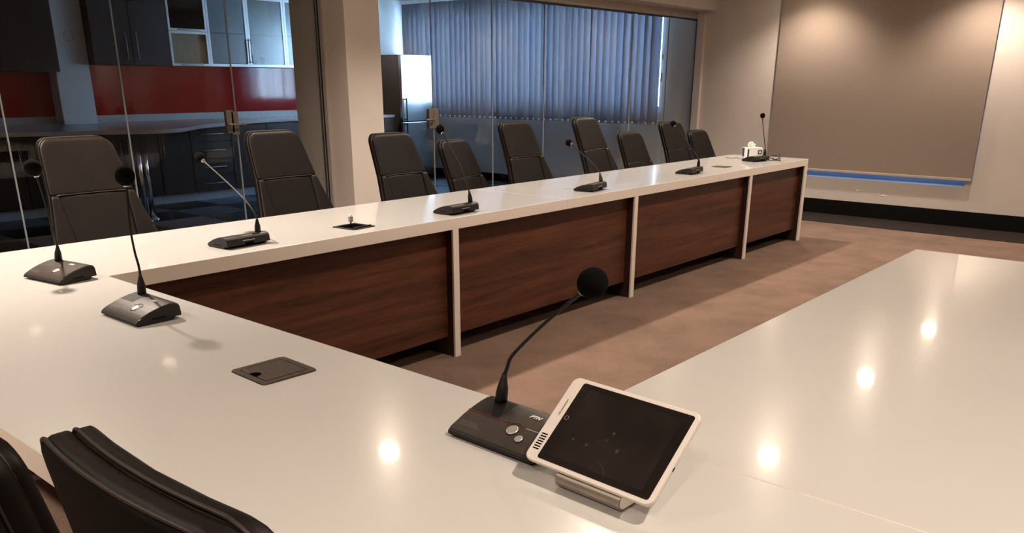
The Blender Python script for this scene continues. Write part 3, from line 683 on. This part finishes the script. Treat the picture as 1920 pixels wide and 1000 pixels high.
def mic(key, cx, cy, yaw, label, detail=1, chair_unit=False, ball=0.0275):
    rz = math.radians(yaw)
    t = empty('microphone', (cx, cy, TZ), rz, label, 'microphone', 'gooseneck table microphones')
    # base body
    bm = bmesh.new(); hw = BW / 2
    rows = []
    for xx, ins in ((-hw, 0.004), (-hw + 0.003, 0.0), (hw - 0.003, 0.0), (hw, 0.004)):
        r = [(xx, y * (1 - ins * 3), z - ins * 0.8 if z > 0.02 else z) for y, z in PROF] + [(xx, 0.066, 0.010), (xx, 0.050, 0.010), (xx, 0.044, 0.002), (xx, -0.058, 0.002)]
        rows.append(r)
    loft(bm, rows); body = link('base', bm, M['plastic'], t)
    for p in body.data.polygons: p.use_smooth = False
    bm = bmesh.new(); abox(bm, -hw + 0.012, -0.055, 0.0, hw - 0.012, 0.042, 0.0022); link('base_foot', bm, M['rubber'], t)
    if detail:
        strip_top('front_panel', -hw + 0.004, hw - 0.004, -0.064, -0.012, M['plastic_sheen'], t, 0.0004)
        strip_top('speaker_panel', -hw + 0.004, -0.028, -0.010, 0.050, M['plastic_tex'], t, 0.0004)
        strip_top('top_panel', -0.027, hw - 0.004, -0.010, 0.056, M['plastic_sheen'], t, 0.0004)
        strip_top('red_line', -hw + 0.002, 0.0 if chair_unit else 0.012, -0.0125, -0.0095, M['redline'], t, 0.001)
        strip_top('red_line', 0.045, hw - 0.002, -0.0125, -0.0105, M['silver' if chair_unit else 'redline'], t, 0.001)
        # raised ring around the talk button
        bm = bmesh.new(); arc = [(0.024 + 0.020 * math.cos(math.radians(a)), -0.024 + 0.020 * math.sin(math.radians(a))) for a in range(15, 166, 15)]
        tube(bm, [(x, y, ztop(y) + 0.0006) for x, y in arc], 0.0012, 5); link('ring_light', bm, M['redline'], t, smooth=True)
        btns = [(0.024, -0.026, 0.0125), (0.052, -0.040, 0.0085)] if chair_unit else [(0.024, -0.026, 0.0125)]
        for (bx, by, br) in btns:
            bm = bmesh.new(); loft(bm, [[(r * math.cos(a * math.pi / 14), r * math.sin(a * math.pi / 14), z) for a in range(28)] for r, z in ((br + 0.002, -0.001), (br + 0.002, 0.0006), (br + 0.0005, 0.001))]); rg = link('button_ring', bm, M['plastic'], t, smooth=False); rg.matrix_local = on_top(bx, by, 0.0003)
            bm = bmesh.new(); loft(bm, [[(r * math.cos(a * math.pi / 14), r * math.sin(a * math.pi / 14), z) for a in range(28)] for r, z in ((br, 0.0), (br, 0.0018), (br * 0.85, 0.0026), (br * 0.45, 0.0022), (br * 0.3, 0.0026))]); b = link('button', bm, M['silver'], rg, smooth=True)
        text('logo', 'PTN', 0.0135, M['logo'], t, on_top(0.040, 0.024, 0.0019), shear=0.25, bold=0.0004)
        for k in range(3):
            o = strip_top('fine_print', -hw + 0.012, -hw + 0.066 - k * 0.006, -0.050 + k * 0.004, -0.0492 + k * 0.004, M['grayprint'], t, 0.0009, 1)
    # back: pale label and jack
    box('back_label', (-0.030, 0.0683, 0.0275), (0.030, 0.0705, 0.0300), M['silver'], t)
    box('cable_jack', (-0.024, 0.0655, 0.012), (0.020, 0.0712, 0.020), M['flapblack'], t)
    for s in (-1, 1): box('side_slot', (s * (hw - 0.001), -0.020, 0.014), (s * (hw + 0.0004), 0.022, 0.0165), M['flapblack'], t)
    # neck
    inv = Matrix.Translation((cx, cy, TZ)) @ Matrix.Rotation(rz, 4, 'Z'); inv = inv.inverted()
    P = [inv @ Vector(p) for p in NECK[key]]
    root = Vector((-0.068, 0.043, 0.049)); P[0] = root
    P[1] = P[1].lerp(Vector((root.x, root.y, P[1].z)), 0.3)
    Q = catmull(P, 8)
    bm = bmesh.new(); end = Q[-1] - (Q[-1] - Q[-2]).normalized() * ball * 0.6
    tube(bm, Q[:-2] + [end], [0.0042, 0.0040, 0.0038, 0.0034, 0.0034, 0.0034, 0.0036, 0.0052], 8); link('gooseneck', bm, M['rubber'], t, smooth=True)
    d = (Q[2] - Q[0]).normalized()
    bm = bmesh.new(); tube(bm, [root - Vector((0, 0, 0.004)), root + d * 0.010, root + d * 0.018, root + d * 0.030, root + d * 0.036, root + d * 0.052, root + d * 0.06], [0.0132, 0.0126, 0.0124, 0.0114, 0.0098, 0.006, 0.0045], 14); link('neck_boot', bm, M['rubber'], t, smooth=True)
    bm = bmesh.new(); dd = (Q[-1] - Q[-3]).normalized(); a = Q[-1] - dd * (ball * 0.98); tube(bm, [a - dd * 0.004, a + dd * 0.004], 0.0085, 12); link('collar', bm, M['steel'], t, smooth=True)
    bm = bmesh.new(); bmesh.ops.create_uvsphere(bm, u_segments=28, v_segments=18, radius=ball)
    o = link('foam_windscreen', bm, M['foam'], t, smooth=True, loc=Q[-1])
    o.rotation_mode = 'QUATERNION'; o.rotation_quaternion = dd.to_track_quat('Z', 'Y'); o.scale = (1, 1, 1.06)
    return t
mic('1', -0.129, 0.085, -90 + 9.4, 'leftmost gooseneck microphone on the white table corner, pointing back left', 1)
mic('2', -0.187, -0.617, -90, 'microphone on the near table at the inner corner, second from the left', 1)
mic('3', -0.152, -2.032, -90 - 1, 'nearest large microphone beside the tablet, neck bent to the right', 1, True)
mic('A', 0.645, 0.178, 180 + 3.5, 'microphone on the far table in front of the chair left of the pillar', 1, ball=0.0245)
mic('B', 1.925, 0.128, 180 + 3, 'microphone on the far table before the first chairs right of the pillar', 1, ball=0.0235)
mic('C', 3.20, 0.155, 180 + 10, 'microphone on the far table before the tall middle chair', 1, ball=0.022)
mic('D', 4.56, 0.19, 180 + 6, 'microphone on the far table in front of the tall right-hand chair', 1, ball=0.022)
mic('E', 5.90, 0.27, 180 - 12, 'upright microphone at the far table end beside the tissue box', 1, ball=0.022)

# ------------------------------------------------------------ tablet and stand
tb = empty('tablet', (0, 0, 0), 0, 'white-framed tablet with black screen propped beside the near microphone', 'tablet')
yw, tl = math.radians(-1.9), math.radians(38.3)
X = Vector((math.sin(yw), -math.cos(yw), -0.010)).normalized()
Y = Vector((math.cos(tl) * math.cos(yw), math.cos(tl) * math.sin(yw), math.sin(tl))); Y = (Y - X * Y.dot(X)).normalized(); N = X.cross(Y)
tw, thh = 0.2635, 0.182
ctr = Vector((-0.263, -2.152, 0.790)) + X * tw / 2 + Y * thh / 2
tb.matrix_world = Matrix(((X.x, Y.x, N.x, ctr.x), (X.y, Y.y, N.y, ctr.y), (X.z, Y.z, N.z, ctr.z), (0, 0, 0, 1)))
bm = bmesh.new(); rs = []
for ins, z in ((0.006, -0.013), (0.001, -0.011), (0.0, -0.007), (0.0, -0.002), (0.0012, -0.0002), (0.003, 0.0)):
    rs.append([(x, y, z) for x, y in rrect(tw - 2 * ins, thh - 2 * ins, 0.014 - ins * 0.5, 6)])
loft(bm, rs); link('case', bm, M['tabcase'], tb, smooth=False, bevel=0)
sx0 = -tw / 2 + 0.026; sx1 = tw / 2 - 0.0085; sy = thh / 2 - 0.0085
bm = bmesh.new(); prism(bm, rrect(sx1 - sx0, 2 * sy, 0.005, 4, (sx0 + sx1) / 2, 0), 0.0, 0.0006); sc_ = link('screen', bm, M['screen'], tb)
bm = bmesh.new(); prism(bm, rrect(sx1 - sx0 - 0.036, 2 * sy - 0.022, 0.001, 2, (sx0 + sx1) / 2, 0), 0.0006, 0.0008); link('display', bm, M['screenin'], sc_)
bm = bmesh.new(); bmesh.ops.create_circle(bm, cap_ends=True, radius=0.0042, segments=20); q = link('home_button', bm, M['silver'], sc_); q.location = (sx0 + 0.009, 0.006, 0.0009)
bm = bmesh.new(); bmesh.ops.create_circle(bm, cap_ends=True, radius=0.0034, segments=20); q = link('home_button_face', bm, M['screen'], sc_); q.location = (sx0 + 0.009, 0.006, 0.001)
rnd = random.Random(8)
for (a, b, s) in ((-0.06, -0.028, 0.0028), (-0.030, -0.030, 0.003), (0.005, 0.006, 0.0028), (0.028, -0.022, 0.004), (0.0, -0.01, 0.002)):
    bm = bmesh.new(); n = 9; prism(bm, [(s * (0.7 + rnd.random() * 0.5) * math.cos(2 * math.pi * k / n), s * (0.7 + rnd.random() * 0.5) * math.sin(2 * math.pi * k / n)) for k in range(n)], 0, 0.0001)
    q = link('smudge', bm, M['smudge'], sc_); q.location = (a, b, 0.0009)
bm = bmesh.new()
tube(bm, [(0.0 + 0.0012 * k * 3, -0.052 - 0.00045 * (k - 2) ** 2, 0.0008) for k in range(10)], [0.0002, 0.0007, 0.0004], 4); link('smudge', bm, M['smudge'], sc_)
for k in range(7):
    box('speaker_slot', (-tw / 2 + 0.007, -thh / 2 + 0.022 + k * 0.0052, 0.0), (-tw / 2 + 0.020, -thh / 2 + 0.0244 + k * 0.0052, 0.0004), M['flapblack'], tb)
text('lettering', 'LAUNCHPORT', 0.0054, M['grayprint'], tb, Matrix.Translation((-tw / 2 + 0.0155, 0.024, 0.0004)) @ Matrix.Rotation(math.radians(-90), 4, 'Z'), extrude=0.0001)
box('side_port', (tw / 2 - 0.0003, -0.02, -0.008), (tw / 2 + 0.0004, -0.012, -0.005), M['flapblack'], tb)

# bent metal stand: base plate on the table, rolled front, upper plate under the tablet
st = empty('tablet_stand', (-0.256, -2.288, TZ), math.radians(-2.5), 'bent grey metal stand under the white tablet', 'stand')
R_ = 0.014; xc = 0.0088; th_ = 38.3
prof = [(0.12, 0.0018), (0.03, 0.0018)]
for k in range(0, 15):
    a = math.radians(-90 - (180 - th_) * k / 14); prof.append((xc + R_ * math.cos(a), 0.0018 + R_ + R_ * math.sin(a)))
x_, z_ = prof[-1]
prof.append((x_ + 0.10 * math.cos(math.radians(th_)), z_ + 0.10 * math.sin(math.radians(th_))))
def offs(P, d):
    out = []
    for i, p in enumerate(P):
        a = Vector(P[max(0, i - 1)]); b = Vector(P[min(len(P) - 1, i + 1)]); t_ = (b - a).normalized(); out.append((p[0] - t_.y * d, p[1] + t_.x * d))
    return out
P1 = offs(prof, 0.0016); P2 = offs(prof, -0.0016)
bm = bmesh.new(); n = len(P1); hwid_ = 0.067
g = [[bm.verts.new((x, s * hwid_, z)) for x, z in Pq] for s in (-1, 1) for Pq in (P1, P2)]
a, b, c, d = g
for i in range(n - 1):
    bm.faces.new((a[i], a[i + 1], c[i + 1], c[i])); bm.faces.new((b[i], d[i], d[i + 1], b[i + 1])); bm.faces.new((a[i], b[i], b[i + 1], a[i + 1])); bm.faces.new((c[i], c[i + 1], d[i + 1], d[i]))
bm.faces.new((a[0], c[0], d[0], b[0])); bm.faces.new((a[-1], b[-1], d[-1], c[-1]))
link('bent_plate', bm, M['bracket'], st, bevel=0.0006)
box('rubber_foot', (0.01, -0.06, 0.0), (0.15, 0.06, 0.0006), M['rubber'], st)

# ------------------------------------------------------------ tissue box and cables at the far end
t = empty('tissue_box', (6.33, 0.505, TZ), math.radians(-40), 'small white and navy tissue box at the far table end', 'box')
box('carton', (-0.075, -0.055, 0.0), (0.075, 0.055, 0.082), M['card'], t, bevel=0.002)
box('navy_panel', (-0.0758, 0.010, 0.002), (-0.0748, 0.050, 0.078), M['navy'], t)
box('navy_panel', (0.030, -0.0558, 0.022), (0.070, -0.0548, 0.062), M['navy'], t)
box('navy_panel', (-0.074, -0.0558, 0.002), (-0.058, -0.0548, 0.070), M['navy'], t)
bm = bmesh.new(); bmesh.ops.create_circle(bm, cap_ends=True, radius=0.010, segments=14); q = link('round_print', bm, M['card'], t); q.location = (0.050, -0.0561, 0.042); q.rotation_euler = (math.pi / 2, 0, 0)
bm = bmesh.new(); gridn = 8; gg = []
for i in range(gridn + 1):
    row = []
    for k in range(5):
        u, v = i / gridn, k / 4
        row.append(bm.verts.new((-0.045 + 0.075 * u + 0.006 * math.sin(9 * v), 0.012 * math.sin(7 * u + 2 * v), 0.081 + 0.055 * v * (0.8 + 0.2 * math.sin(5 * u)))))
    gg.append(row)
for i in range(gridn):
    for k in range(4): bm.faces.new((gg[i][k], gg[i + 1][k], gg[i + 1][k + 1], gg[i][k + 1]))
o = link('tissue', bm, M['tissue'], t, smooth=True); o.modifiers.new('s', 'SOLIDIFY').thickness = 0.001
bm = bmesh.new(); tube(bm, [(6.03, 0.62, 0.753), (6.0, 0.55, 0.753), (6.05, 0.52, 0.756), (5.99, 0.47, 0.753), (6.03, 0.42, 0.753), (5.97, 0.40, 0.755), (6.06, 0.39, 0.753)], 0.003, 6, 6)
tag(link('cable', bm, M['cablepink'], None, smooth=True), 'thin tangled reddish cable left of the tissue box', 'cable')
bm = bmesh.new(); tube(bm, [(5.93, 0.20, 0.765), (6.02, 0.17, 0.754), (6.15, 0.21, 0.754), (6.33, 0.30, 0.760), (6.42, 0.27, 0.775), (6.25, 0.20, 0.756), (6.10, 0.13, 0.754), (6.06, 0.17, 0.754), (6.35, 0.24, 0.754), (6.38, 0.33, 0.768), (6.2, 0.26, 0.757), (6.05, 0.10, 0.754)], 0.0035, 6, 6)
tag(link('cable', bm, M['rubber'], None, smooth=True), 'looped black cable right of the upright end microphone', 'cable')

# ------------------------------------------------------------ ceiling downlights
def downlight(x, y, e, lab, z=HC):
    t = empty('downlight', (x, y, z), 0, lab, 'lamp', 'ceiling downlights in the meeting room')
    bm = bmesh.new(); n = 28
    loft(bm, [[(r * math.cos(2 * math.pi * a / n), r * math.sin(2 * math.pi * a / n), zz) for a in range(n)] for r, zz in ((0.074, 0.0), (0.072, -0.005), (0.060, -0.005), (0.057, 0.0))], cap=False); link('trim_ring', bm, M['lamptrim'], t, smooth=True)
    bm = bmesh.new(); cyl(bm, (0, 0), 0.056, -0.0035, -0.001, 28); link('lamp_disc', bm, M['lamp'], t)
    ld = bpy.data.lights.new('bulb', 'SPOT'); ld.energy = e; ld.color = (1.0, 0.85, 0.72); ld.spot_size = math.radians(128); ld.spot_blend = 0.75; ld.shadow_soft_size = 0.045
    o = bpy.data.objects.new('bulb', ld); COL.objects.link(o); o.parent = t; o.location = (0, 0, -0.03)
LP = {(-1.9, 1.016): 190, (0.1, 1.016): 260, (2.13, 1.016): 84, (4.05, 1.016): 110, (5.95, 1.016): 130, (7.77, 0.75): 52, (1.75, -0.95): 58, (3.76, -1.0): 54, (5.82, -0.96): 62, (-1.9, -0.95): 60, (-1.9, -3.1): 60, (0.1, -3.1): 80, (2.13, -3.1): 34, (4.05, -3.0): 38, (5.95, -3.0): 45}  # first lamp of each row is unseen, added to brighten the left tabletop
COLN = {-1.9: 'added fill lamp, first', 0.1: 'second', 1.75: 'third', 2.13: 'third', 3.76: 'fourth', 4.05: 'fourth', 5.82: 'fifth', 5.95: 'fifth', 7.77: 'last'}
for x, y in ((0.1, 1.016), (2.13, 1.016), (4.05, 1.016), (5.95, 1.016), (7.77, 0.75),
             (-1.9, -0.95), (1.75, -0.95), (3.76, -1.0), (5.82, -0.96), (7.77, -0.95),
             (-1.9, -3.1), (0.1, -3.1), (2.13, -3.1), (4.05, -3.0), (5.95, -3.0), (7.77, -3.0), (-1.9, 1.016)):
    row = 'row by the glass partition' if y > 0 else ('middle row' if y > -2 else 'row away from the glass partition')
    lab = 'round ceiling downlight, ' + COLN[x] + ' from the camera end in the ' + row
    downlight(x, y, LP.get((x, y), 58 if x > 7 else 74), lab)
